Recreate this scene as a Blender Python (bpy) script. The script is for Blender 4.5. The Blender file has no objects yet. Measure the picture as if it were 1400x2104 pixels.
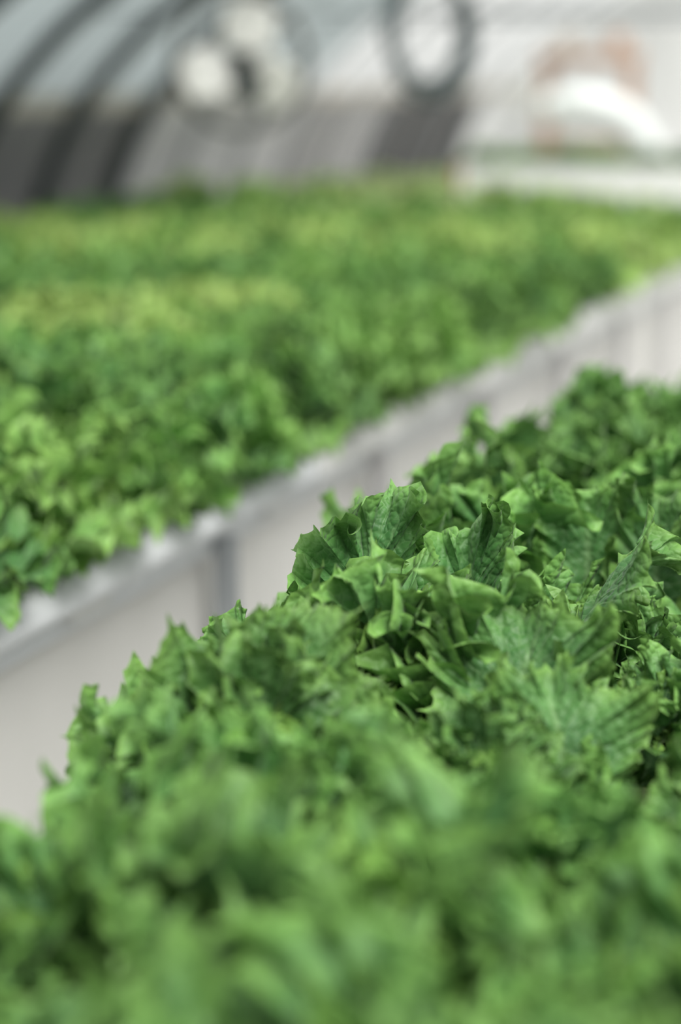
import bpy, math, random
import numpy as np
from mathutils import Vector, Matrix

# ------------------------------------------------------------------ camera, sky, sun, exposure
scene = bpy.context.scene
COL = scene.collection
CAM_H = 1.52
cam_d = bpy.data.cameras.new('camera')
cam_d.sensor_fit = 'VERTICAL'; cam_d.sensor_height = 36.0; cam_d.lens = 85.0
cam_d.clip_start = 0.05; cam_d.clip_end = 200
cam_d.dof.use_dof = True; cam_d.dof.focus_distance = 2.40; cam_d.dof.aperture_fstop = 1.9
cam = bpy.data.objects.new('camera', cam_d); COL.objects.link(cam)
cam.location = (0, 0, CAM_H)
PITCH = math.radians(10.3)
cam.rotation_euler = (math.pi / 2 - PITCH, 0, 0)
scene.camera = cam

world = bpy.data.worlds.new('overcast_sky'); scene.world = world; world.use_nodes = True
wn = world.node_tree; wn.nodes.clear()
w_out = wn.nodes.new('ShaderNodeOutputWorld'); w_bg = wn.nodes.new('ShaderNodeBackground')
w_tc = wn.nodes.new('ShaderNodeTexCoord'); w_sep = wn.nodes.new('ShaderNodeSeparateXYZ')
w_ramp = wn.nodes.new('ShaderNodeValToRGB')
w_ramp.color_ramp.elements[0].position = 0.0; w_ramp.color_ramp.elements[0].color = (0.90, 0.92, 0.92, 1)
w_ramp.color_ramp.elements[1].position = 1.0; w_ramp.color_ramp.elements[1].color = (1.5, 1.55, 1.54, 1)
wn.links.new(w_tc.outputs['Generated'], w_sep.inputs[0]); wn.links.new(w_sep.outputs['Z'], w_ramp.inputs[0])
wn.links.new(w_ramp.outputs[0], w_bg.inputs[0]); wn.links.new(w_bg.outputs[0], w_out.inputs[0])
w_bg.inputs[1].default_value = 0.43

sun_d = bpy.data.lights.new('sun', 'SUN'); sun_d.energy = 3.1; sun_d.angle = math.radians(40); sun_d.color = (1.0, 0.985, 0.95)
sun = bpy.data.objects.new('sun', sun_d); COL.objects.link(sun)
sun.rotation_euler = (math.radians(27), math.radians(20), 0)      # high, from the right and a little behind the camera

vs = scene.view_settings
scene.display_settings.display_device = 'sRGB'
vs.view_transform = 'Standard'; vs.look = 'None'; vs.gamma = 1.0; vs.use_curve_mapping = False; vs.exposure = 0.5

scene.cycles.max_bounces = 6; scene.cycles.diffuse_bounces = 3; scene.cycles.glossy_bounces = 2
scene.cycles.transmission_bounces = 3; scene.cycles.transparent_max_bounces = 4; scene.cycles.use_adaptive_sampling = True; scene.cycles.adaptive_threshold = 0.03

# ------------------------------------------------------------------ layout frame of the greenhouse
AX = math.radians(16.4)
A = Vector((math.sin(AX), math.cos(AX), 0)); P = Vector((math.cos(AX), -math.sin(AX), 0))
def W(q, r, z=0.0): return P * q + A * r + Vector((0, 0, z))      # q across the benches, r along them
ROT = -AX                                                          # rotation that turns x->P, y->A
F_PX = 85.0 / 36.0 * 2104
def in_view(p, margin=0.0):
    c, s = math.cos(PITCH), math.sin(PITCH)
    dz = p.z - CAM_H
    d = p.y * c - dz * s
    if d < 0.2: return False
    u = p.x / d; v = (dz * c + p.y * s) / d
    return abs(u) < 700 / F_PX + margin / d and abs(v) < 1052 / F_PX + margin / d

# ------------------------------------------------------------------ materials
def new_mat(name):
    m = bpy.data.materials.new(name); m.use_nodes = True; nt = m.node_tree
    return m, nt, nt.nodes['Principled BSDF'], nt.nodes['Material Output']
def N(nt, typ, **kw):
    n = nt.nodes.new(typ)
    for k, v in kw.items(): setattr(n, k, v)
    return n
def plain(name, col, rough=0.5, metal=0.0, var=0.12, scale=8.0, bump=0.0):
    m, nt, b, o = new_mat(name)
    tc = N(nt, 'ShaderNodeTexCoord'); no = N(nt, 'ShaderNodeTexNoise'); no.inputs['Scale'].default_value = scale; no.inputs['Detail'].default_value = 4
    mx = N(nt, 'ShaderNodeMix', data_type='RGBA')
    mx.inputs[6].default_value = (*[c * (1 - var) for c in col], 1); mx.inputs[7].default_value = (*[min(1, c * (1 + var)) for c in col], 1)
    nt.links.new(tc.outputs['Object'], no.inputs['Vector']); nt.links.new(no.outputs['Fac'], mx.inputs[0]); nt.links.new(mx.outputs[2], b.inputs['Base Color'])
    b.inputs['Roughness'].default_value = rough; b.inputs['Metallic'].default_value = metal
    if bump:
        bp = N(nt, 'ShaderNodeBump'); bp.inputs['Strength'].default_value = bump; bp.inputs['Distance'].default_value = 0.01
        nt.links.new(no.outputs['Fac'], bp.inputs['Height']); nt.links.new(bp.outputs[0], b.inputs['Normal'])
    return m
def film(name, col, trans):
    m, nt, b, o = new_mat(name)
    tc = N(nt, 'ShaderNodeTexCoord'); no = N(nt, 'ShaderNodeTexNoise'); no.inputs['Scale'].default_value = 1.3; no.inputs['Detail'].default_value = 3
    mx = N(nt, 'ShaderNodeMix', data_type='RGBA')
    mx.inputs[6].default_value = (*[c * 0.86 for c in col], 1); mx.inputs[7].default_value = (*[min(1, c * 1.1) for c in col], 1)
    nt.links.new(tc.outputs['Object'], no.inputs['Vector']); nt.links.new(no.outputs['Fac'], mx.inputs[0]); nt.links.new(mx.outputs[2], b.inputs['Base Color'])
    b.inputs['Roughness'].default_value = 0.4
    t = N(nt, 'ShaderNodeBsdfTranslucent'); nt.links.new(mx.outputs[2], t.inputs['Color'])
    ms = N(nt, 'ShaderNodeMixShader'); ms.inputs[0].default_value = trans
    nt.links.new(b.outputs[0], ms.inputs[1]); nt.links.new(t.outputs[0], ms.inputs[2]); nt.links.new(ms.outputs[0], o.inputs['Surface'])
    return m
def leaf_mat(name, deep, mid, edge, rib, trans=0.13, bump=0.6):
    m, nt, b, o = new_mat(name); L = nt.links.new
    uv = N(nt, 'ShaderNodeUVMap'); uv.uv_map = 'UVMap'; sep = N(nt, 'ShaderNodeSeparateXYZ'); L(uv.outputs[0], sep.inputs[0])
    at = N(nt, 'ShaderNodeAttribute'); at.attribute_name = 'zone'; sa = N(nt, 'ShaderNodeSeparateColor'); L(at.outputs['Color'], sa.inputs[0])
    tc = N(nt, 'ShaderNodeTexCoord'); oi = N(nt, 'ShaderNodeObjectInfo')
    no = N(nt, 'ShaderNodeTexNoise'); no.inputs['Scale'].default_value = 22; no.inputs['Detail'].default_value = 5; L(tc.outputs['Object'], no.inputs['Vector'])
    m1 = N(nt, 'ShaderNodeMix', data_type='RGBA'); m1.inputs[6].default_value = (*deep, 1); m1.inputs[7].default_value = (*mid, 1)
    mr = N(nt, 'ShaderNodeMapRange'); mr.inputs[1].default_value = 0.35; mr.inputs[2].default_value = 0.65; L(no.outputs['Fac'], mr.inputs[0]); L(mr.outputs[0], m1.inputs[0])
    # yellower margin
    pe = N(nt, 'ShaderNodeMath', operation='POWER'); pe.inputs[1].default_value = 5.0; L(sa.outputs[1], pe.inputs[0])
    me = N(nt, 'ShaderNodeMath', operation='MULTIPLY'); me.inputs[1].default_value = 0.75; L(pe.outputs[0], me.inputs[0])
    m2 = N(nt, 'ShaderNodeMix', data_type='RGBA'); m2.inputs[7].default_value = (*edge, 1); L(m1.outputs[2], m2.inputs[6]); L(me.outputs[0], m2.inputs[0])
    # side veins: uv.x is length along the margin, warped
    vm = N(nt, 'ShaderNodeMath', operation='MULTIPLY_ADD'); vm.inputs[1].default_value = 9.0
    wob = N(nt, 'ShaderNodeMath', operation='MULTIPLY'); wob.inputs[1].default_value = 1.1; L(no.outputs['Fac'], wob.inputs[0])
    L(sep.outputs[0], vm.inputs[0]); L(wob.outputs[0], vm.inputs[2])
    fr = N(nt, 'ShaderNodeMath', operation='PINGPONG'); fr.inputs[1].default_value = 0.5; L(vm.outputs[0], fr.inputs[0])
    vv = N(nt, 'ShaderNodeMapRange'); vv.inputs[1].default_value = 0.0; vv.inputs[2].default_value = 0.07; vv.inputs[3].default_value = 1.0; vv.inputs[4].default_value = 0.0; L(fr.outputs[0], vv.inputs[0])
    vf = N(nt, 'ShaderNodeMath', operation='MULTIPLY'); L(vv.outputs[0], vf.inputs[0])
    inv = N(nt, 'ShaderNodeMath', operation='SUBTRACT'); inv.inputs[0].default_value = 1.0; L(sa.outputs[1], inv.inputs[1]); L(inv.outputs[0], vf.inputs[1])
    # network of fine veins / blisters
    wn_ = N(nt, 'ShaderNodeTexNoise'); wn_.inputs['Scale'].default_value = 60; L(tc.outputs['Object'], wn_.inputs['Vector'])
    wsc = N(nt, 'ShaderNodeVectorMath', operation='SCALE'); wsc.inputs['Scale'].default_value = 0.012; L(wn_.outputs['Color'], wsc.inputs[0])
    wadd = N(nt, 'ShaderNodeVectorMath', operation='ADD'); L(tc.outputs['Object'], wadd.inputs[0]); L(wsc.outputs[0], wadd.inputs[1])
    vo = N(nt, 'ShaderNodeTexVoronoi', feature='DISTANCE_TO_EDGE'); vo.inputs['Scale'].default_value = 125; L(wadd.outputs[0], vo.inputs['Vector'])
    vr = N(nt, 'ShaderNodeMapRange'); vr.inputs[2].default_value = 0.10; vr.inputs[3].default_value = 0.22; vr.inputs[4].default_value = 0.0; L(vo.outputs['Distance'], vr.inputs[0])
    mxv = N(nt, 'ShaderNodeMath', operation='MAXIMUM'); L(vf.outputs[0], mxv.inputs[0]); L(vr.outputs[0], mxv.inputs[1])
    mv = N(nt, 'ShaderNodeMath', operation='MAXIMUM'); L(mxv.outputs[0], mv.inputs[0]); L(sa.outputs[0], mv.inputs[1])
    mm = N(nt, 'ShaderNodeMath', operation='MULTIPLY'); mm.inputs[1].default_value = 0.7; L(mv.outputs[0], mm.inputs[0])
    m3 = N(nt, 'ShaderNodeMix', data_type='RGBA'); m3.inputs[7].default_value = (*rib, 1); L(m2.outputs[2], m3.inputs[6]); L(mm.outputs[0], m3.inputs[0])
    # plant to plant variation
    hs = N(nt, 'ShaderNodeHueSaturation')
    h1 = N(nt, 'ShaderNodeMapRange'); h1.inputs[3].default_value = 0.495; h1.inputs[4].default_value = 0.507; L(oi.outputs['Random'], h1.inputs[0]); L(h1.outputs[0], hs.inputs['Hue'])
    rr = N(nt, 'ShaderNodeMapRange'); rr.inputs[3].default_value = 0.85; rr.inputs[4].default_value = 1.15; L(sa.outputs[2], rr.inputs[0]); L(rr.outputs[0], hs.inputs['Value'])
    L(m3.outputs[2], hs.inputs['Color']); L(hs.outputs[0], b.inputs['Base Color'])
    b.inputs['Roughness'].default_value = 0.48
    b.inputs['Specular IOR Level'].default_value = 0.34
    b.inputs['Sheen Weight'].default_value = 0.10; b.inputs['Sheen Roughness'].default_value = 0.5
    # relief
    vs2 = N(nt, 'ShaderNodeTexVoronoi', feature='SMOOTH_F1'); vs2.inputs['Scale'].default_value = 125; vs2.inputs['Smoothness'].default_value = 0.6; L(wadd.outputs[0], vs2.inputs['Vector'])
    sq = N(nt, 'ShaderNodeMath', operation='POWER'); sq.inputs[1].default_value = 2.0; L(vs2.outputs['Distance'], sq.inputs[0])
    sv = N(nt, 'ShaderNodeMath', operation='MULTIPLY'); sv.inputs[1].default_value = -2.2; L(sq.outputs[0], sv.inputs[0])
    hsub = N(nt, 'ShaderNodeMath', operation='SUBTRACT'); L(sv.outputs[0], hsub.inputs[0]); vh = N(nt, 'ShaderNodeMath', operation='MULTIPLY'); vh.inputs[1].default_value = 0.5; L(vf.outputs[0], vh.inputs[0]); L(vh.outputs[0], hsub.inputs[1])
    bp = N(nt, 'ShaderNodeBump'); bp.inputs['Strength'].default_value = bump; bp.inputs['Distance'].default_value = 0.003
    L(hsub.outputs[0], bp.inputs['Height']); L(bp.outputs[0], b.inputs['Normal'])
    t = N(nt, 'ShaderNodeBsdfTranslucent'); L(hs.outputs[0], t.inputs['Color']); L(bp.outputs[0], t.inputs['Normal'])
    ms = N(nt, 'ShaderNodeMixShader'); ms.inputs[0].default_value = trans
    L(b.outputs[0], ms.inputs[1]); L(t.outputs[0], ms.inputs[2]); L(ms.outputs[0], o.inputs['Surface'])
    return m

M = {}
M['leaf'] = leaf_mat('lettuce_leaf_green', (0.034, 0.128, 0.028), (0.094, 0.245, 0.063), (0.22, 0.42, 0.085), (0.29, 0.45, 0.20))
M['heart'] = leaf_mat('lettuce_leaf_heart', (0.070, 0.205, 0.038), (0.130, 0.310, 0.058), (0.25, 0.45, 0.09), (0.32, 0.48, 0.17))
M['leaf_far'] = leaf_mat('lettuce_leaf_fresh_green', (0.125, 0.290, 0.060), (0.195, 0.400, 0.090), (0.26, 0.46, 0.10), (0.30, 0.46, 0.18), bump=0.2)
M['pale'] = leaf_mat('lettuce_leaf_pale', (0.42, 0.55, 0.20), (0.55, 0.68, 0.30), (0.66, 0.75, 0.40), (0.6, 0.7, 0.35), bump=0.2)
yel = leaf_mat('lettuce_leaf_yellow_green', (0.25, 0.43, 0.085), (0.36, 0.55, 0.13), (0.48, 0.63, 0.2), (0.4, 0.55, 0.2), bump=0.2)
M['yellow'] = yel
M['white_paint'] = plain('white_painted_metal', (0.72, 0.72, 0.72), 0.45, var=0.05)
M['white_plastic'] = plain('white_plastic', (0.72, 0.72, 0.70), 0.6, var=0.05)
M['leg_pale'] = plain('pale_grey_steel', (0.47, 0.46, 0.46), 0.6, var=0.08)
M['rail'] = plain('pale_grey_pipe', (0.74, 0.76, 0.78), 0.5, var=0.04)
M['galv'] = plain('galvanised_steel', (0.36, 0.38, 0.40), 0.45, 0.5, var=0.15, scale=30)
M['skirt'] = film('white_skirt_film', (0.78, 0.765, 0.735), 0.15)
M['floor'] = plain('pale_ground_cloth', (0.60, 0.60, 0.57), 0.85, var=0.12, scale=3, bump=0.3)
M['hoop'] = plain('dark_steel_hoop', (0.045, 0.062, 0.062), 0.8, 0.0)
M['film'] = film('greenhouse_film', (0.50, 0.56, 0.57), 0.55)
M['endfilm'] = film('end_wall_film', (0.94, 0.945, 0.925), 0.55)
M['hoop_pale'] = plain('pale_grey_hoop', (0.42, 0.44, 0.45), 0.6)
M['film_white'] = film('whiter_wall_film', (0.92, 0.93, 0.93), 0.55)  # whiter film for the far stretch of the left wall
M['batten'] = plain('beige_batten', (0.62, 0.58, 0.50), 0.7)
M['dark'] = plain('black_metal', (0.02, 0.028, 0.026), 0.5)
M['cage'] = plain('dark_grey_cage', (0.10, 0.10, 0.095), 0.5)
M['blade'] = plain('cream_blade', (0.84, 0.83, 0.78), 0.3, var=0.03)
M['hose'] = plain('teal_grey_hose', (0.07, 0.10, 0.105), 0.45, var=0.2)
M['wood'] = plain('weathered_wood', (0.50, 0.33, 0.24), 0.8, var=0.2, scale=14)
M['duct'] = plain('white_duct', (0.80, 0.83, 0.81), 0.25, var=0.02)
M['panel'] = plain('bright_white_panel', (0.93, 0.94, 0.90), 0.3, var=0.02)
M['bed'] = plain('bed_board', (0.10, 0.13, 0.09), 0.8)
M['soil'] = plain('dark_growing_medium', (0.03, 0.03, 0.022), 0.9)
CUR = {}
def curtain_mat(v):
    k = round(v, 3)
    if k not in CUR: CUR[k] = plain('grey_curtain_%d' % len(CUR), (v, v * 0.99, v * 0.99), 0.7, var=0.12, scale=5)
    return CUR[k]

# ------------------------------------------------------------------ helpers
def link(o, parent=None):
    COL.objects.link(o)
    if parent is not None: o.parent = parent
    return o
def tag(o, label=None, cat=None, group=None, kind=None):
    if label: o['label'] = label
    if cat: o['category'] = cat
    if group: o['group'] = group
    if kind: o['kind'] = kind
    return o
def empty(name, loc=(0, 0, 0), rz=0.0):
    o = bpy.data.objects.new(name, None); o.empty_display_size = 0.05; link(o); o.location = loc; o.rotation_euler = (0, 0, rz); return o

class MB:
    """collects simple shapes as lists of verts and faces"""
    def __init__(s): s.v = []; s.f = []
    def add(s, vs, fs):
        n = len(s.v); s.v += [tuple(x) for x in vs]; s.f += [tuple(i + n for i in f) for f in fs]; return s
    def box(s, c, d, mat=None, bev=0.0):
        x, y, z = [k / 2 for k in d]; b = min(bev, x * .9, y * .9, z * .9)
        if b <= 0:
            vs = [Vector((i * x, j * y, k * z)) for i in (-1, 1) for j in (-1, 1) for k in (-1, 1)]
            fs = [(0, 1, 3, 2), (4, 6, 7, 5), (0, 4, 5, 1), (2, 3, 7, 6), (0, 2, 6, 4), (1, 5, 7, 3)]
        else:                                                     # chamfered long edges (round profile in x,z)
            prof = [(-x + b, -z), (x - b, -z), (x, -z + b), (x, z - b), (x - b, z), (-x + b, z), (-x, z - b), (-x, -z + b)]
            vs = [Vector((p[0], yy, p[1])) for yy in (-y, y) for p in prof]
            fs = [tuple(range(8)), tuple(range(15, 7, -1))] + [(i, i + 8, (i + 1) % 8 + 8, (i + 1) % 8) for i in range(8)]
        if mat is not None: vs = [mat @ v for v in vs]
        c = Vector(c); return s.add([v + c for v in vs], fs)
    def tube(s, pts, r, n=10, closed=False):
        pts = [Vector(p) for p in pts]; m = len(pts); rs = r if isinstance(r, (list, tuple)) else [r] * m
        vs = []; up = Vector((0, 0, 1)); prev = None
        for i, p in enumerate(pts):
            if closed: d = (pts[(i + 1) % m] - pts[i - 1]).normalized()
            else: d = (pts[min(i + 1, m - 1)] - pts[max(i - 1, 0)]).normalized()
            if prev is None:
                a = d.cross(up)
                if a.length < 1e-3: a = d.cross(Vector((1, 0, 0)))
            else: a = prev - d * prev.dot(d)
            a.normalize(); prev = a; b = d.cross(a)
            for k in range(n):
                t = 2 * math.pi * k / n; vs.append(p + (a * math.cos(t) + b * math.sin(t)) * rs[i])
        fs = []
        for i in range(m if closed else m - 1):
            j = (i + 1) % m
            for k in range(n): fs.append((i * n + k, i * n + (k + 1) % n, j * n + (k + 1) % n, j * n + k))
        if not closed: fs.append(tuple(range(n - 1, -1, -1))); fs.append(tuple((m - 1) * n + k for k in range(n)))
        return s.add(vs, fs)
    def build(s, name, mat, parent=None, smooth=False):
        me = bpy.data.meshes.new(name); me.from_pydata(s.v, [], s.f); me.update(); me.materials.append(mat)
        if smooth:
            me.polygons.foreach_set('use_smooth', [True] * len(me.polygons))
        return link(bpy.data.objects.new(name, me), parent)

def copy_tree(o, parent=None):
    c = o.copy(); COL.objects.link(c); c.parent = parent
    for ch in list(o.children): copy_tree(ch, c)
    return c

# ------------------------------------------------------------------ setting
FZ = 0.0
fl = MB().box((0, 12, -0.05), (40, 50, 0.1)).build('floor', M['floor']); tag(fl, kind='structure')
def path(pts, r0): return pts
PROFILE = [(0, 0), (0.02, .35), (.08, .7), (.18, 1.02), (.32, 1.30), (.52, 1.55), (.80, 1.80), (1.2, 2.06), (1.8, 2.38), (2.5, 2.62), (3.4, 2.82), (4.4, 2.92)]
def prof_eval(z):
    for (a, za), (b, zb) in zip(PROFILE, PROFILE[1:]):
        if za <= z <= zb: return a + (b - a) * (z - za) / (zb - za)
    return PROFILE[-1][0]
QW = -4.62                                                         # wall foot
R_END = 19.2
def smooth_prof(n=48):
    pts = [Vector((a, 0, z)) for a, z in PROFILE]; out = []
    for i in range(len(pts) - 1):
        p0 = pts[max(i - 1, 0)]; p1 = pts[i]; p2 = pts[i + 1]; p3 = pts[min(i + 2, len(pts) - 1)]
        for k in range(4):
            t = k / 4
            out.append(0.5 * ((2 * p1) + (-p0 + p2) * t + (2 * p0 - 5 * p1 + 4 * p2 - p3) * t * t + (-p0 + 3 * p1 - 3 * p2 + p3) * t ** 3))
    out.append(pts[-1]); return [(p.x, p.z) for p in out]
SP = smooth_prof()
# left wall: film following the hoops above the curtain
zs = [1.30 + i * 0.07 for i in range(18)]
for (ra, rb, mat_) in ((5.5, 13.7, M['film']), (13.7, R_END, M['film_white'])):
    wv = []; wf = []
    rr = [ra + (rb - ra) * i / 30 for i in range(31)]
    for r in rr:
        for z in zs: wv.append(W(QW + prof_eval(z) - 0.03, r, z))
    for i in range(len(rr) - 1):
        for j in range(len(zs) - 1):
            a = i * len(zs) + j; wf.append((a, a + 1, a + 1 + len(zs), a + len(zs)))
    wl = MB().add(wv, wf).build('wall_left', mat_, smooth=True); tag(wl, kind='structure')
# end wall
ew = MB(); mR = Matrix.Rotation(ROT, 3, 'Z')
ew.box(W(-4.9 + 5.5, R_END, 1.6), (11.0, 0.04, 3.2), mR)
we = ew.build('wall_back', M['endfilm']); tag(we, kind='structure')
# batten along the wall at the top of the curtain
bt = MB(); bt.box(W(QW + prof_eval(1.36) + 0.0, (5.5 + R_END) / 2, 1.385), (0.03, R_END - 5.5, 0.085), mR)
tag(bt.build('trim_1', M['batten']), kind='structure')

# hoops: one thing each
HOOPS = [8.36 + 0.9 * k for k in range(12)]
hoop0 = None
arc = SP + [(8.8 - a, z) for a, z in SP[-2::-1]]
for k, r in enumerate(HOOPS):
    if hoop0 is None:
        hb = MB().tube([Vector((a, 0, z)) for a, z in arc], 0.040, 10)
        hoop0 = hb.build('greenhouse_hoop', M['hoop'], smooth=True); h = hoop0
    elif k == 4:
        hoop0 = h = MB().tube([Vector((a, 0, z)) for a, z in arc], 0.017, 10).build('greenhouse_hoop', M['hoop_pale'], smooth=True)
    else:
        h = hoop0.copy(); COL.objects.link(h)
    h.location = W(QW + 0.055, r); h.rotation_euler = (0, 0, ROT)
    tag(h, 'dark curved steel hoop at the far left corner of the wall' if k == 0 else
        ('broad dark hoop bending up the left wall, nearest the left edge' if k == 1 else
         ('dark hoop left of the round fan, second bending up the wall' if k == 2 else ('dark hoop passing behind the left of the round fan' if k == 3 else 'thin pale grey hoop holding the film wall behind the fan and hose'))),
        'greenhouse hoop', 'steel hoops along the left wall')
# curtain panels, one per bay, pleated
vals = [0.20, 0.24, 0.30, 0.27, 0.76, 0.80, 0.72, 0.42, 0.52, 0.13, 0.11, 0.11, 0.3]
names = ['charcoal', 'charcoal', 'slate grey', 'dark grey', 'pale grey', 'pale grey', 'light grey', 'mid grey', 'light grey', 'blackish', 'blackish', 'blackish', 'dark grey']
wheres = ['at the left end of the wall', 'between the first two dark hoops', 'below the left of the fan', 'under the left side of the fan', 'just below the fan, left of its middle',
          'directly below the fan', 'right of the fan foot', 'between fan and hose coil, nearer the fan', 'between fan and hose coil, nearer the coil', 'under the left of the hose coil', 'directly below the hose coil', 'right of the hose coil', 'in the far corner']
rng = random.Random(4)
edges = [7.3] + HOOPS
for k in range(len(edges) - 1):
    r0, r1 = edges[k] + 0.002, edges[k + 1] - 0.002
    nz = 14; nr = 40; v = []; f = []; ph = rng.random() * 6
    for i in range(nr + 1):
        r = r0 + (r1 - r0) * i / nr
        fold = 0.018 * math.sin(i * 0.95 + ph) + 0.012 * math.sin(i * 0.41 + 2 * ph)
        for j in range(nz + 1):
            z = 0.02 + 1.33 * j / nz; v.append(W(QW + prof_eval(z) + 0.015 + fold * (1 - 0.4 * j / nz), r, z))
    for i in range(nr):
        for j in range(nz):
            a = i * (nz + 1) + j; f.append((a, a + nz + 1, a + nz + 2, a + 1))
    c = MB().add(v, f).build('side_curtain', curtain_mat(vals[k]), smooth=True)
    md = c.modifiers.new('thickness', 'SOLIDIFY'); md.thickness = 0.004
    tag(c, '%s pleated wall curtain panel %s' % (names[k], wheres[k]), 'curtain', 'curtain panels along the left wall')

# overhead wires and pipes crossing the house
for k, (r, z, rad, lab) in enumerate([(9.3, 1.765, 0.007, 'thin grey wire strung across the house above the fan'),
                                      (12.6, 1.800, 0.010, 'grey crossing pipe higher up behind the hose coil'),
                                      (14.5, 1.86, 0.012, 'grey crossing pipe near the back wall, highest of three')]):
    q0 = QW + prof_eval(z)
    w = MB().tube([W(q0, r, z), W(q0 + 3.0, r, z - 0.01), W(q0 + 8.8 - 2 * prof_eval(z), r, z)], rad, 8).build('crossing_wire' if k == 0 else 'crossing_pipe', M['galv'], smooth=True)
    tag(w, lab, 'wire' if k == 0 else 'pipe')
# long purlin overhead that carries fan and hose
q_f = None
purlins = []

# ------------------------------------------------------------------ fan
def px_point(x, y, Y):
    """a point that lies at forward distance Y behind image position (x, y)"""
    c, s = math.cos(PITCH), math.sin(PITCH)
    u = (x - 700) / F_PX; v = (1052 - y) / F_PX
    d = Vector((u, c + v * s, -s + v * c)); d *= Y / d.y
    return Vector((d.x, d.y, d.z + CAM_H))
fc = px_point(495, 128, 9.0)
fan = empty('circulation_fan', fc, math.radians(8)); tag(fan, 'round caged greenhouse fan with cream blades hanging by the left wall', 'fan')
R_F = 0.245
def z_under(pt):
    dq = pt.dot(P) - QW - 0.055; pp = [p for p in SP]
    for (a, za), (b, zb) in zip(pp, pp[1:]):
        if a <= dq <= b and b > a: return za + (zb - za) * (dq - a) / (b - a) - 0.09
    return 2.8
cg = MB()
FAN_UP = z_under(fc) - fc.z
for yy, rr_ in ((-0.05, R_F), (0.05, R_F), (0.0, R_F * 1.03)):
    cg.tube([(rr_ * math.cos(t), yy, rr_ * math.sin(t)) for t in np.linspace(0, 2 * math.pi, 40, endpoint=False)], 0.010, 8, closed=True)
for rad in (0.08, 0.16):
    cg.tube([(rad * math.cos(t), -0.075, rad * math.sin(t)) for t in np.linspace(0, 2 * math.pi, 32, endpoint=False)], 0.002, 6, closed=True)
for k in range(16):
    t = 2 * math.pi * k / 16
    cg.tube([(R_F * math.cos(t), -0.05, R_F * math.sin(t)), (R_F * .6 * math.cos(t), -0.075, R_F * .6 * math.sin(t)), (.03 * math.cos(t), -0.08, .03 * math.sin(t))], 0.0018, 5)
    cg.tube([(R_F * math.cos(t), 0.05, R_F * math.sin(t)), (.05 * math.cos(t), 0.09, .05 * math.sin(t))], 0.0018, 5)
cg.build('cage', M['cage'], fan, True)
for ang, kt in ((197, 0.5), (78, 0.25), (325, -0.25)):
    t0 = math.radians(ang); v = []; f = []; nn = 24; rings = 6
    cx, cz = 0.135 * math.cos(t0), 0.135 * math.sin(t0)
    for side in (0, 1):
        for i in range(rings + 1):
            for k in range(nn):
                a = 2 * math.pi * k / nn; rd = i / rings
                lx = 0.108 * rd * math.cos(a); lz = 0.100 * rd * math.sin(a)
                X = lx * math.cos(t0) - lz * math.sin(t0); Z = lx * math.sin(t0) + lz * math.cos(t0)
                Yv = -0.02 + Z * kt + lz * 0.12 + 1.5 * lx * lx * 0.3 + (0.004 if side else 0)
                v.append((cx + X, Yv, cz + Z))
    off = (rings + 1) * nn
    for i in range(rings):
        for k in range(nn):
            a = i * nn + k; b = i * nn + (k + 1) % nn
            f.append((a, b, b + nn, a + nn)); f.append((off + a, off + a + nn, off + b + nn, off + b))
    for k in range(nn):
        a = rings * nn + k; b = rings * nn + (k + 1) % nn; f.append((a, b, off + b, off + a))
    MB().add(v, f).build('blade', M['blade'], fan, True)
MB().tube([(0, -0.045, 0), (0, -0.04, 0), (0, 0.03, 0), (0, 0.035, 0)], [0.025, 0.042, 0.042, 0.03], 20).build('hub', M['dark'], fan, True)
MB().tube([(0.0, 0.03, -0.02), (0.0, 0.04, -0.02), (0.0, 0.16, -0.02), (0.0, 0.17, -0.02)], [0.05, 0.065, 0.065, 0.04], 20).build('motor', M['dark'], fan, True)
jb = MB().box((0.025, -0.085, -0.085), (0.075, 0.05, 0.12), None, 0.012); jb.build('junction_box', M['dark'], fan)
MB().tube([(0, 0.1, R_F * 1.02), (0, 0.1, FAN_UP)], 0.008, 8).tube([(-0.12, 0.0, R_F), (0, 0.1, R_F * 1.3), (0.12, 0.0, R_F)], 0.006, 8).tube([(0, 0.1, -0.02), (0, 0.1, R_F * 1.02)], 0.006, 8).build('hanging_rod', M['cage'], fan, True)
# ------------------------------------------------------------------ hose coil
hc = px_point(882, 62, 9.6)
hose = empty('garden_hose', hc, math.radians(4)); tag(hose, 'coiled dark teal hose hanging in an oval loop below the pipes', 'hose')
rng = random.Random(8)
pts = []; loops = 9
a0, b0 = 0.145, 0.235; total = loops * 36
for i in range(total):
    t = 2 * math.pi * i / 36
    l = i / 36
    w1 = 0.022 * math.sin(l * 2.4 + 1) + 0.014 * math.sin(t * 0.37); w2 = 0.022 * math.cos(l * 1.7)
    a = a0 + w1; b = b0 + w2
    pts.append((a * math.sin(t) + 0.008 * math.sin(l * 3.1), -0.04 + 0.08 * ((l * 0.38) % 1.0) + 0.006 * math.sin(5 * t), 0.0 + (0.235 - b) + b * math.cos(t)))
MB().tube(pts, 0.0085, 7).build('hose_coil', M['hose'], hose, True)
MB().tube([(0.0, 0.0, 0.20), (0.0, -0.05, 0.215), (0.0, -0.055, 0.26)], 0.006, 7).tube([(0.0, 0.0, 0.205), (0, 0.06, 0.21), (0, 0.06, 0.3), (0, 0, 0.34), (0, 0, z_under(hc) - hc.z)], 0.006, 7).build('hook', M['galv'], hose, True)
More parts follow.
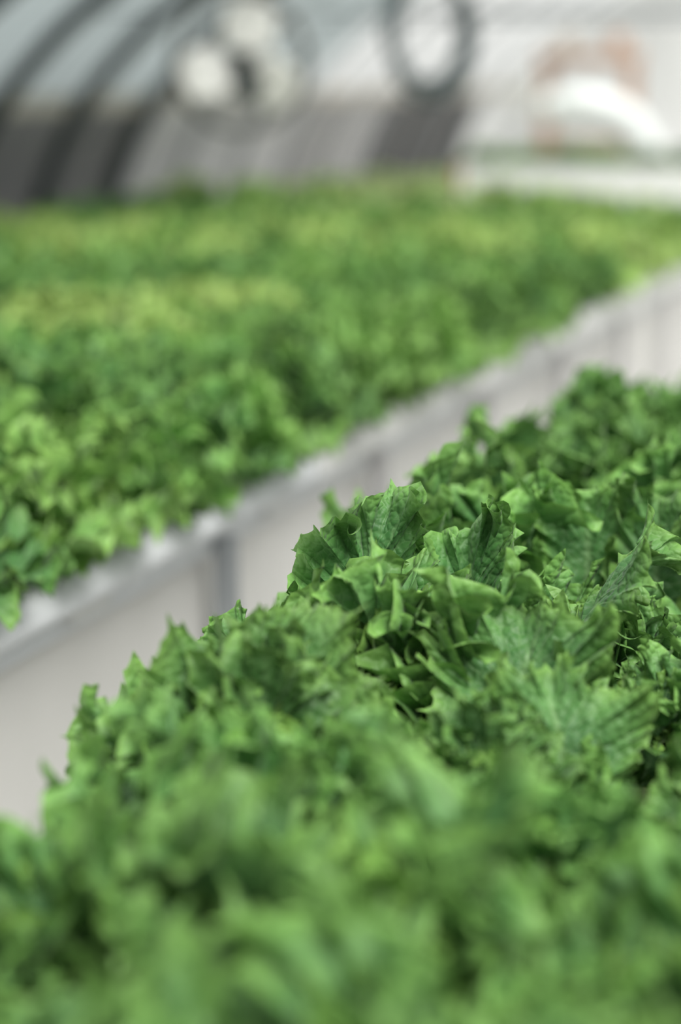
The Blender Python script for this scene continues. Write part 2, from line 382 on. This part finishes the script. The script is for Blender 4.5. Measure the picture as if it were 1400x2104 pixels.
for (pt, off, nm, lab) in ((fc, FAN_UP, 'overhead_pipe', 'long steel pipe overhead carrying the fan'), (hc, z_under(hc) - hc.z, 'overhead_pipe', 'long steel pipe overhead carrying the hose')):
    q = pt.dot(P); r = pt.dot(A)
    if nm == 'overhead_pipe':
        z = pt.z + off
        o = MB().tube([W(q, HOOPS[0] - 0.1, z), W(q, HOOPS[-1] + 0.1, z)], 0.02, 8).build('overhead_pipe', M['galv'], None, True); tag(o, lab, 'pipe')

# ------------------------------------------------------------------ things by the end wall
sh = empty('wooden_shelf', W(0, 0), 0)
sc_ = px_point(1212, 128, 15.5); sh.location = (sc_.x, sc_.y, 0); sh.rotation_euler = (0, 0, ROT); tag(sh, 'brown wooden shelf frame standing by the white back wall', 'shelf')
zt = sc_.z
MB().box((0, 0, zt + 0.03), (0.62, 0.30, 0.07), None, 0.008).build('top_board', M['wood'], sh)
MB().box((0, 0, zt - 0.5), (0.58, 0.28, 0.03), None, 0.006).build('lower_board', M['wood'], sh)
for sx in (-0.27, 0.27):
    for sy in (-0.11, 0.11): MB().box((sx, sy, (zt - 0.005) / 2), (0.05, 0.05, zt - 0.01), None, 0.006).build('post', M['wood'], sh)
for sx in (-0.15, 0.18):
    b = MB().tube([(0, 0, 0), (0, 0, 0.01), (0, 0, 0.1), (0, 0, 0.105)], [0.05, 0.055, 0.065, 0.06], 16).build('plant_pot', M['wood'] if sx > 0 else M['batten'], None, True)
    b.location = sh.matrix_basis @ Vector((sx, 0, zt + 0.066)); tag(b, 'small terracotta pot on the wooden shelf' if sx > 0 else 'small beige pot on the wooden shelf', 'pot')
# white duct
DY = 13.2
dp = [px_point(x, y, DY) for x, y in ((1120, 222), (1165, 214), (1215, 217), (1262, 232), (1300, 262), (1325, 300), (1336, 345), (1340, 420), (1340, 560))]
def cr(pts, k=5):
    out = []
    for i in range(len(pts) - 1):
        p0 = pts[max(i - 1, 0)]; p1 = pts[i]; p2 = pts[i + 1]; p3 = pts[min(i + 2, len(pts) - 1)]
        for j in range(k):
            t = j / k; out.append(0.5 * ((2 * p1) + (-p0 + p2) * t + (2 * p0 - 5 * p1 + 4 * p2 - p3) * t * t + (-p0 + 3 * p1 - 3 * p2 + p3) * t ** 3))
    out.append(pts[-1]); return out
dpp = cr(dp); n = len(dpp)
dpp += [Vector((dpp[-1].x, dpp[-1].y, 0.02))]
duct = empty('air_duct', (dpp[-1].x, dpp[-1].y, 0)); tag(duct, 'bright white curved plastic duct arching behind the white panelled bench', 'duct')
inv = duct.location.copy()
MB().tube([p - inv for p in dpp], [0.065 + 0.03 * min(1, i / 8) for i in range(len(dpp))], 20).build('pipe', M['duct'], duct, True)
MB().tube([dpp[0] - inv - Vector((0.02, 0, 0)), dpp[0] - inv + Vector((0.03, 0, 0))], 0.072, 20).build('mouth_collar', M['duct'], duct, True)
# blurred bright spot modelled as a round wall ventilator
vc = px_point(1096, 192, 17.5); vr_ = vc.dot(A); vq = vc.dot(P)
vl = px_point(1096, 192, 17.5 * (R_END - 0.03) / vr_)
ve = empty('bright_spot_disc', vl, ROT); tag(ve, 'round white ventilator for a blurred bright spot on the back wall left of the duct', 'disc')
MB().tube([(0, 0.0, 0), (0, -0.03, 0), (0, -0.05, 0)], [0.15, 0.15, 0.13], 28).build('cover', M['panel'], ve, True)
MB().tube([(0, -0.05, 0), (0, -0.06, 0)], 0.04, 16).build('centre_boss', M['white_plastic'], ve, True)

# ------------------------------------------------------------------ benches
Z_BED = 0.84
def legs(parent, qs, rs, h, mat=None):
    for q in qs:
        for r in rs: MB().box((q, r, h / 2), (0.035, 0.035, h), None, 0.004).build('leg', mat or M['galv'], parent)
# far bench: q -3.78..-1.36
B2Q0, B2Q1, B2R0, B2R1 = -3.80, -1.38, 1.9, 10.1
b2 = empty('growing_bench', (0, 0, 0), ROT); tag(b2, 'long white growing bench across the aisle with pale skirt and rail', 'bench')
MB().box(((B2Q0 + B2Q1) / 2, (B2R0 + B2R1) / 2, Z_BED - 0.13), (B2Q1 - B2Q0, B2R1 - B2R0, 0.03)).build('deck', M['white_paint'], b2)
MB().box((B2Q1 + 0.015, (B2R0 + B2R1) / 2, Z_BED - 0.065), (0.03, B2R1 - B2R0, 0.13), None, 0.008).build('side_board', M['rail'], b2)
MB().box(((B2Q0 + B2Q1) / 2, B2R1 + 0.015, Z_BED - 0.075), (B2Q1 - B2Q0, 0.03, 0.11)).build('end_board', M['white_plastic'], b2)
# pipe rail with couplings along the aisle
rl = MB().tube([(B2Q1 + 0.06, B2R0, Z_BED - 0.045), (B2Q1 + 0.06, B2R1, Z_BED - 0.045)], 0.032, 16).build('edge_rail', M['rail'], b2, True)
for r in [2.35 + 0.95 * k for k in range(8)]:
    MB().tube([(B2Q1 + 0.06, r - 0.03, Z_BED - 0.045), (B2Q1 + 0.06, r + 0.03, Z_BED - 0.045)], 0.036, 16).build('coupling', M['rail'], rl, True)
legr = [2.2, 3.83, 4.81, 5.78, 6.76, 7.74, 8.7, 9.6]
for r in legr:
    MB().box((B2Q1 + 0.05, r, (Z_BED - 0.1) / 2), (0.03, 0.045, Z_BED - 0.1), None, 0.004).build('leg', M['galv'] if r < 4 else M['leg_pale'], b2)  # aisle legs further along get a paler grey
    MB().box((B2Q0 + 0.05, r, (Z_BED - 0.15) / 2), (0.04, 0.04, Z_BED - 0.15), None, 0.004).build('leg', M['galv'], b2)
MB().box((B2Q1 + 0.045, (4.22 + B2R1) / 2, Z_BED - 0.035), (0.10, B2R1 - 4.22, 0.075), None, 0.015).build('edge_cover', M['white_plastic'], b2)
# skirt film
v = []; f = []; nr = 300; nz = 8; rng = random.Random(3)
for i in range(nr + 1):
    r = B2R0 + (B2R1 - B2R0) * i / nr
    fold = 0.010 * math.sin(r * 9.0 + 2 * math.sin(r * 1.3)) + 0.006 * math.sin(r * 23 + 1)
    for j in range(nz + 1):
        z = 0.03 + (Z_BED - 0.16) * j / nz; v.append((B2Q1 - 0.0 + fold * (1 - j / nz) + 0.004, r + 0.03 * math.sin(3 * r + z * 4) * (1 - j / nz), z))
for i in range(nr):
    for j in range(nz):
        a = i * (nz + 1) + j; f.append((a, a + nz + 1, a + nz + 2, a + 1))
MB().add(v, f).build('skirt', M['skirt'], b2, True)

# growing channels across the far bench: ends show above the rail
ch0 = None; chr_ = [2.55 + 0.225 * k for k in range(34)]; rng = random.Random(21)
for k, r in enumerate(chr_):
    ch = empty('growing_channel', W(B2Q0, r, Z_BED - 0.115), ROT)
    if ch0 is None:
        Lc = B2Q1 - B2Q0 - 0.045
        cm = MB().box((Lc / 2, 0, 0.05), (Lc, 0.115, 0.075)).build('trough', M['white_plastic'], ch)
        cap = MB().box((Lc + 0.008, 0, 0.052), (0.016, 0.125, 0.088)).build('end_cap', M['white_plastic'], ch)
        ch0 = ch
    else:
        for o in ch0.children:
            c = o.copy(); COL.objects.link(c); c.parent = ch
        ch.scale.x = 1.0 + rng.uniform(-0.012, 0.012)
        if abs(r - 3.21) < 0.11 or abs(r - 4.03) < 0.10: ch.scale = (1.034, 1.15, 1.5)
    tag(ch, 'white growing channel with a capped end above the aisle rail, green heads along it', 'growing channel', 'growing channels across the far bench')

# near bench
B1Q0, B1Q1, B1R0, B1R1 = -0.70, 1.25, 0.55, 7.6
b1 = empty('growing_bench', (0, 0, 0), ROT); tag(b1, 'near growing bench hidden under the dense green lettuce heads', 'bench')
MB().box(((B1Q0 + B1Q1) / 2, (B1R0 + B1R1) / 2, Z_BED - 0.03), (B1Q1 - B1Q0, B1R1 - B1R0, 0.04)).build('deck', M['bed'], b1)
MB().box((B1Q0 - 0.012, (B1R0 + B1R1) / 2, Z_BED - 0.04), (0.024, B1R1 - B1R0, 0.09), None, 0.005).build('side_board', M['white_plastic'], b1)
legs(b1, (B1Q0 + 0.06, B1Q1 - 0.06), (0.8, 2.4, 4.0, 5.6, 7.2), Z_BED - 0.05)

# bench with white end panel far right
ec = px_point(950, 338, 11.0); q3 = ec.dot(P); r3 = ec.dot(A); z3 = ec.z
b3 = empty('growing_bench', W(q3, r3, 0), ROT); tag(b3, 'raised far bench with a broad white end panel and reddish corner', 'bench')
MB().box((1.5, 0, (z3 + 0.955) / 2), (3.0, 0.035, z3 - 0.955), None, 0.008).build('end_panel', M['panel'], b3)
MB().box((1.5, 0.75, z3 - 0.06), (3.0, 1.4, 0.04)).build('deck', M['white_paint'], b3)
MB().box((-0.012, 0.01, z3 - 0.05), (0.03, 0.05, 0.09), None, 0.005).build('corner_bracket', plain('red_corner', (0.55, 0.20, 0.15), 0.6), b3)
for sx in (0.06, 2.9):
    for sy in (0.06, 1.4): MB().box((sx, sy, (z3 - 0.08) / 2), (0.04, 0.04, z3 - 0.08), None, 0.004).build('leg', M['galv'], b3)
# bench with young pale lettuce beyond the far bench
b4 = empty('growing_bench', W(0, 0, 0), ROT); tag(b4, 'low white bench of young pale lettuce beyond the far bench', 'bench')
B4 = (-3.7, -2.66, 10.3, 13.2)
MB().box(((B4[0] + B4[1]) / 2, (B4[2] + B4[3]) / 2, Z_BED - 0.03), (B4[1] - B4[0], B4[3] - B4[2], 0.06)).build('deck', M['white_plastic'], b4)
for q in (B4[0] + .06, B4[1] - .06):
    for r in (B4[2] + .06, B4[3] - .06): MB().box((q, r, (Z_BED - .06) / 2), (0.04, 0.04, Z_BED - 0.06), None, 0.004).build('leg', M['galv'], b4)

# ------------------------------------------------------------------ lettuce
def leaf_geo(L, Wd, ns, nt, rg, ruf=1.0, tilt=0.4, bend=0.6, cup=0.25, az=0.0, base=0.01, z0=0.0, twist=0.0, lobes=0.10, f1=2.2, f2=5.2, f3=15.0, frill=0.5):
    s = np.linspace(-1, 1, ns); al = s * math.pi * 0.955
    lo = np.clip(-np.cos(al), 0, 1)
    lob = 1 + lobes * np.sin(al * 3.0 + rg.uniform(0, 6)) + lobes * 0.7 * np.sin(al * 5.3 + rg.uniform(0, 6))
    lob = 1 + (lob - 1) * (1 - lo)
    xm = Wd * np.sign(s) * (np.sin(np.abs(al)) ** (1 + 0.9 * lo) * lob + 0.07)
    xm = np.where(np.abs(s) < 0.03, xm * np.abs(s) / 0.03, xm)
    ym = L * (0.60 + np.where(np.cos(al) > 0, 0.40 * np.cos(al) * lob, 0.60 * np.cos(al)))
    yi = ym * 0.60
    sg = np.concatenate([[0], np.cumsum(np.hypot(np.diff(xm), np.diff(ym)))]) / L
    tt = 1 - (1 - np.linspace(0, 1, nt)) ** 1.35
    S, T = np.meshgrid(sg, tt, indexing='ij'); XM = xm[:, None]; YM = ym[:, None]; YI = yi[:, None]
    X = XM * T; Y = YI + (YM - YI) * T
    # outward and tangent directions in the plane
    dx = np.gradient(xm); dy = np.gradient(ym); dl = np.hypot(dx, dy) + 1e-9; tx = (dx / dl)[:, None]; ty = (dy / dl)[:, None]
    ox, oy = -ty, tx
    damp = (1 - lo[:, None] ** 3)
    p = [rg.uniform(0, 6.28) for _ in range(9)]
    th1 = 2 * math.pi * f1 * S + p[0] + 0.9 * np.sin(2.1 * S + p[1])
    th2 = 2 * math.pi * f2 * S + p[2] + 1.6 * np.sin(4.3 * S + p[3]) + 0.8 * np.sin(th1)
    th3 = 2 * math.pi * f3 * S + p[4] + 1.3 * np.sin(9.0 * S + p[5])
    am = 0.75 + 0.35 * np.sin(3.7 * S + p[6])
    e1, e2, e3 = T ** 2.2, T ** 4.5, T ** 9
    e2 = T ** (3.6 - 1.1 * min(frill, 2.0))
    d2 = np.abs(np.sin(th2 * 0.5)); spike = np.exp(-3.6 * d2)               # narrow points, wide scallops between
    small = np.exp(-3.0 * np.abs(np.sin(th3 * 0.5)))
    var = 0.75 + 0.5 * np.sin(5 * S + p[8])
    und = np.sin(th2 * 0.5 + p[5] + 0.9 * np.sin(th1))
    nrm = L * damp * (0.075 * ruf * e1 * np.sin(th1) + am * frill * 0.100 * e2 * und + T ** 5 * spike * (0.055 * np.sign(und) * np.abs(und) ** 0.5 + 0.02) + 0.008 * frill * e3 * np.sin(th3 * 0.5 + p[7]))
    tan = L * damp * (0.035 * ruf * e1 * np.sin(2 * th1 + 0.5) + am * frill * 0.046 * e2 * np.sin(th2 + 2 * p[5] + 1.8 * np.sin(th1)))
    out = L * damp * (0.070 * T ** 5 * (spike - 0.22) * var + 0.022 * T ** 8 * (small - 0.25) - 0.03 * frill * e2 * und * und)
    # blistered blade between the veins
    blist = np.abs(np.sin(math.pi * 4.5 * S + 1.2 * np.sin(3 * T * 3))) * np.abs(np.sin(T * 9 + 2 * np.sin(S * 7 + p[3])))
    nrm = nrm + L * 0.022 * blist * T * (1 - T ** 3) - L * 0.02 * np.exp(-(X / (0.035 * L)) ** 2)
    nrm = nrm + 0.012 * L * np.sin(X / L * 17 + p[1]) * np.sin(Y / L * 15 + p[2])
    roll = np.clip((T - 0.80) / 0.20, 0, 1) ** 1.8 * np.sin(2 * math.pi * f1 * 0.8 * S + p[4]) * damp
    nrm = nrm + L * 0.040 * frill * roll; out = out - L * 0.022 * frill * np.abs(roll)
    X = X + tx * tan + ox * out; Y = Y + ty * tan + oy * out
    nrm = nrm + cup * (X ** 2) / Wd * (0.4 + 0.6 * np.clip(Y / L, 0, 1))
    # bend the plane along an arc
    yy = np.linspace(0, 1.3, 60); ph = tilt + bend * np.clip(yy, 0, 1.3) ** 1.6
    so = np.concatenate([[0], np.cumsum(np.sin(ph[:-1]) * np.diff(yy))]) * L; up = np.concatenate([[0], np.cumsum(np.cos(ph[:-1]) * np.diff(yy))]) * L
    u = np.clip(Y / L, 0, 1.3)
    O = np.interp(u, yy, so); Z = np.interp(u, yy, up); PH = np.interp(u, yy, ph)
    tw = twist * u; Xr = X * np.cos(tw) - nrm * np.sin(tw); nr_ = X * np.sin(tw) + nrm * np.cos(tw)
    O = O - np.cos(PH) * nr_ + base; Z = Z + np.sin(PH) * nr_ + z0
    ca, sa = math.cos(az), math.sin(az)
    V = np.stack([O * ca - Xr * sa, O * sa + Xr * ca, Z], -1).reshape(-1, 3)
    i = np.arange(ns - 1)[:, None] * nt; j = np.arange(nt - 1)[None, :]
    a = (i + j).ravel(); F = np.stack([a, a + nt, a + nt + 1, a + 1], 1)
    rib = np.exp(-(X / (0.022 * L * (1.6 - u))) ** 2) * np.clip(1.15 - u, 0, 1)
    rnd = rg.random()
    C = np.stack([rib, T, np.full_like(T, rnd), np.ones_like(T)], -1).reshape(-1, 4)
    UV = np.stack([S, T], -1).reshape(-1, 2)
    return V, F, C, UV
def mesh_from(parts, name, mat):
    vo = 0; Vs = []; Fs = []; Cs = []; Us = []
    for V, F, C, U in parts:
        Vs.append(V); Fs.append(F + vo); Cs.append(C); Us.append(U); vo += len(V)
    V = np.concatenate(Vs); F = np.concatenate(Fs); C = np.concatenate(Cs); U = np.concatenate(Us)
    me = bpy.data.meshes.new(name)
    me.vertices.add(len(V)); me.vertices.foreach_set('co', V.astype(np.float32).ravel())
    me.loops.add(F.size); me.loops.foreach_set('vertex_index', F.astype(np.int32).ravel())
    me.polygons.add(len(F)); me.polygons.foreach_set('loop_start', np.arange(0, F.size, 4, dtype=np.int32))
    try: me.polygons.foreach_set('loop_total', np.full(len(F), 4, np.int32))
    except Exception: pass
    me.update(calc_edges=True)
    me.polygons.foreach_set('use_smooth', np.ones(len(F), bool))
    ca = me.color_attributes.new('zone', 'FLOAT_COLOR', 'POINT'); ca.data.foreach_set('color', C.astype(np.float32).ravel())
    uv = me.uv_layers.new(name='UVMap'); uv.data.foreach_set('uv', U[F.ravel()].astype(np.float32).ravel())
    me.materials.append(mat); me.update(); return me

def head_meshes(seed, ns, nt, size=1.0, n_out=7, n_mid=6, n_in=12, mats=('leaf', 'heart')):
    rg = random.Random(seed); outer = []; heart = []; U = rg.uniform
    off = U(0, 6)
    for k in range(n_out):
        outer.append(leaf_geo(size * U(.135, .175), size * U(.062, .085), ns, nt, rg, U(.7, 1.1), U(.65, 1.15), U(.1, .9), U(-.2, .5), off + 2 * math.pi * k / n_out + U(-.2, .2), .012, 0.02, U(-.3, .3), .12, U(1.8, 2.4), U(9, 12), 24, U(1.0, 1.5)))
    off = U(0, 6)
    for k in range(n_mid):
        outer.append(leaf_geo(size * U(.125, .180), size * U(.046, .066), ns, nt, rg, U(.8, 1.3), U(.12, .50), U(.1, .8), U(.1, .8), off + 2 * math.pi * k / n_mid + U(-.25, .25), .008, 0.025, U(-.5, .5), .12, U(2, 2.6), U(10, 13), 26, U(1.2, 1.8)))
    for k in range(n_in):
        heart.append(leaf_geo(size * U(.070, .120), size * U(.032, .048), ns, nt, rg, U(1.3, 1.9), U(.05, .55), U(.2, .9), U(.2, .9), 2.4 * k + U(-.3, .3), .004, 0.03, U(-.6, .6), .14, U(2.4, 3.2), U(9.5, 13), 26, U(1.6, 2.4)))
    return mesh_from(outer, 'outer_leaves', M[mats[0]]), mesh_from(heart, 'heart_leaves', M[mats[1]])

def stem_mesh():
    s = MB().tube([(0, 0, -0.02), (0, 0, 0.0), (0, 0, 0.03), (0, 0, 0.06)], [0.018, 0.016, 0.014, 0.006], 10)
    me = bpy.data.meshes.new('stem'); me.from_pydata(s.v, [], s.f); me.update(); me.materials.append(M['pale']); return me
STEM = stem_mesh()
def lettuce(meshes, loc, rz, sc, tilt=(0, 0)):
    e = bpy.data.objects.new('lettuce_head', None); e.empty_display_size = 0.03; COL.objects.link(e)
    e.location = loc; e.rotation_euler = (tilt[0], tilt[1], rz); e.scale = (sc,) * 3
    for me, nm in ((meshes[0], 'outer_leaves'), (meshes[1], 'heart_leaves'), (STEM, 'stem')):
        o = bpy.data.objects.new(nm, me); COL.objects.link(o); o.parent = e
    return e

ORD = ['first', 'second', 'third', 'fourth', 'fifth', 'sixth', 'seventh', 'eighth', 'ninth', 'tenth', 'eleventh', 'twelfth', 'thirteenth', 'fourteenth', 'fifteenth', 'sixteenth',
       'seventeenth', 'eighteenth', 'nineteenth', 'twentieth', 'twenty-first', 'twenty-second', 'twenty-third', 'twenty-fourth', 'twenty-fifth', 'twenty-sixth', 'twenty-seventh', 'twenty-eighth']
near_var = [head_meshes(100 + i, 300, 22) for i in range(7)]
rng = random.Random(5)
DQ, DR = 0.235, 0.24
heads_near = []
rows = {}
for i in range(34):
    r = 0.95 + DR * i
    for j in range(11):
        q = -0.62 + (0.09 if r > 4 else 0) + DQ * j + (0.05 if i % 2 else -0.03)
        qq = q + rng.uniform(-.02, .02); rr_ = r + rng.uniform(-.025, .025)
        rz = rng.uniform(0, 6.28); sc = rng.uniform(1.05, 1.35) if rng.random() < .8 else rng.uniform(.85, 1.0); sc = sc * (0.86 if j >= 1 and 1.7 < r < 2.75 else 1.0); vi = rng.randrange(7); tl = (rng.uniform(-.12, .12), rng.uniform(-.12, .12))
        top = W(qq, rr_, Z_BED + 0.12)
        if q > B1Q1 - .1 or not in_view(top, 0.11) or not r < B1R1 - .1: continue
        e = lettuce(near_var[vi], W(qq, rr_, Z_BED - 0.03 * (sc - 1.1)), rz, sc, tl)
        rows.setdefault(i, []).append((j, e)); heads_near.append(e)
for ri, i in enumerate(sorted(rows)):
    cols = sorted(rows[i], key=lambda t: t[0])
    for ci, (j, e) in enumerate(cols):
        side = ('at the aisle edge' if ci == 0 and j == 0 else '%s from aisle' % ORD[ci])
        tag(e, 'curly lettuce on near bench, %s row from front, %s' % (ORD[ri], side), 'lettuce', 'curly lettuce heads on the near bench')

# single large leaves that stand out, each belonging to the head it grows from
HERO = [(762, 2.36, 1.106, .078, 100, .06, .10, 61, 'tall upright blistered leaf facing forward', 1.25, .10),
        (950, 2.37, 1.085, .060, 70, .10, .25, 12, 'broad pale leaf beside the tall upright leaf', 1.3, .2),
        (1120, 2.33, 1.085, .066, -8, .25, .95, 23, 'arched leaf with curled pointed tips', .7, -.2),
        (560, 1.98, 1.052, .100, 112, .38, .40, 35, 'very wide soft-edged leaf nearest the aisle side', .5, .5),
        (525, 2.28, 0.995, .058, 130, .25, .5, 45, 'crinkled leaf leaning to the aisle', 1.1, .4),
        (1215, 2.62, 1.075, .066, 95, .08, .2, 56, 'upright toothed leaf behind the arched leaf', .9, .3),
        (1350, 2.60, 1.070, .060, 80, .10, .3, 67, 'upright dark leaf near the frame side', 1.0, .3),
        (1020, 2.08, 1.045, .085, 60, .42, .5, 78, 'wide pale leaf in front of the crinkled hearts', .7, .4),
        (1180, 2.00, 1.010, .070, 110, .3, .5, 89, 'wide soft leaf in front', .8, .4)]
for (px, Y, zt_, wd, azd, tl_, bd, sd, lab, fr_, cp) in HERO:
    X = (px - 700) / F_PX * (Y * math.cos(PITCH) + 0.5 * math.sin(PITCH)); zb = 0.885
    base = Vector((X, Y, zb))
    e = min(heads_near, key=lambda h: (Vector(h.location[:2]) - Vector((X, Y))).length)
    rg_ = random.Random(sd); Lh = (zt_ - zb) / math.cos(tl_ + bd * 0.35)
    me = mesh_from([leaf_geo(Lh, wd, 420, 30, rg_, .9, tl_, bd, cp, math.radians(azd), 0, 0, 0.0, .12, 2.2, 11.5, 27, fr_)], 'leaf', M['leaf'])
    o = bpy.data.objects.new('leaf', me); COL.objects.link(o); o.parent = e
    mb = Matrix.Translation(e.location) @ e.rotation_euler.to_matrix().to_4x4() @ Matrix.Scale(e.scale.x, 4)
    o.matrix_local = mb.inverted() @ Matrix.Translation(base)
    o['label'] = lab

far_var = [head_meshes(300 + i, 80, 9, n_out=7, n_mid=7, n_in=7, mats=('leaf_far' if i % 2 else 'leaf', 'yellow' if i % 2 else 'heart')) for i in range(5)]
yel_var = [head_meshes(400 + i, 60, 7, n_out=7, n_mid=6, n_in=7, mats=('yellow', 'pale')) for i in range(3)]
pale_var = [head_meshes(500 + i, 50, 7, n_out=6, n_mid=6, n_in=5, size=0.8, mats=('pale', 'pale')) for i in range(3)]
rng = random.Random(9)
nfar = 0
ROWN = ['first', 'second', 'third', 'fourth', 'fifth', 'sixth', 'seventh', 'eighth', 'ninth', 'tenth', 'eleventh', 'twelfth']
FDQ, FDR = 0.222, 0.225
for j in range(11):
    q = B2Q1 + 0.02 - FDQ * j
    for i, r in enumerate(chr_):
        qq = q + rng.uniform(-.02, .02); r2 = r + rng.uniform(-.02, .02)
        rz = rng.uniform(0, 6.28); sc = rng.uniform(.95, 1.15); vi = rng.randrange(5); yv = rng.random()
        pw = W(qq, r2, Z_BED + 0.1)
        if not in_view(pw, 0.26 if r < 3.7 and j < 2 else 0.08): continue
        if r > B2R1 - 0.05: continue
        isy = 7.2 < pw.y < 8.8 and yv < 0.75 or 5.0 < pw.y < 5.9 and pw.x < -0.1 and yv < .45 or r > 9.5
        e = lettuce((pale_var[vi % 3] if r > 9.5 and yv < .7 else yel_var[vi % 3]) if isy else far_var[vi], W(qq, r2, Z_BED - 0.03 + (0.04 if r > 9.5 else 0)), rz, sc * 1.12)
        nfar += 1
        nm = ROWN[j]
        if isy: tag(e, 'blurred yellow-green lettuce head in the %s row from the aisle rail, far bench' % nm, 'lettuce', 'yellow-green heads in %s row of the far bench' % nm)
        else: tag(e, 'blurred curly green lettuce head in the %s row from the aisle rail, far bench' % nm, 'lettuce', 'green heads in %s row of the far bench' % nm)
npale = 0
for i in range(12):
    for j in range(5):
        q = B4[0] + 0.12 + 0.22 * j; r = B4[2] + 0.12 + 0.25 * i
        rz = rng.uniform(0, 6.28)
        p = W(q, r, Z_BED + 0.1)
        if r > B4[3] or not in_view(p, 0.05): continue
        e = lettuce(pale_var[(i + j) % 3], W(q, r, Z_BED), rz, rng.uniform(.9, 1.1)); npale += 1
        tag(e, 'small pale young lettuce on the low bench beyond the far bench', 'lettuce', 'young pale lettuces beyond the far bench')
n3 = 0
for i in range(2):
    for j in range(14):
        q = q3 + 0.05 + 0.19 * j; r = r3 + 0.14 + 0.24 * i
        if not in_view(W(q, r, z3), 0.08): continue
        e = lettuce(far_var[(i * 3 + j) % 5], W(q, r, z3 - 0.05), rng.uniform(0, 6), rng.uniform(.62, .8)); n3 += 1
        tag(e, 'green lettuce showing above the white end panel of the raised bench', 'lettuce', 'lettuces above the white end panel')
print('HEADS near', len(heads_near), 'far', nfar, 'pale', npale, 'raised', n3)
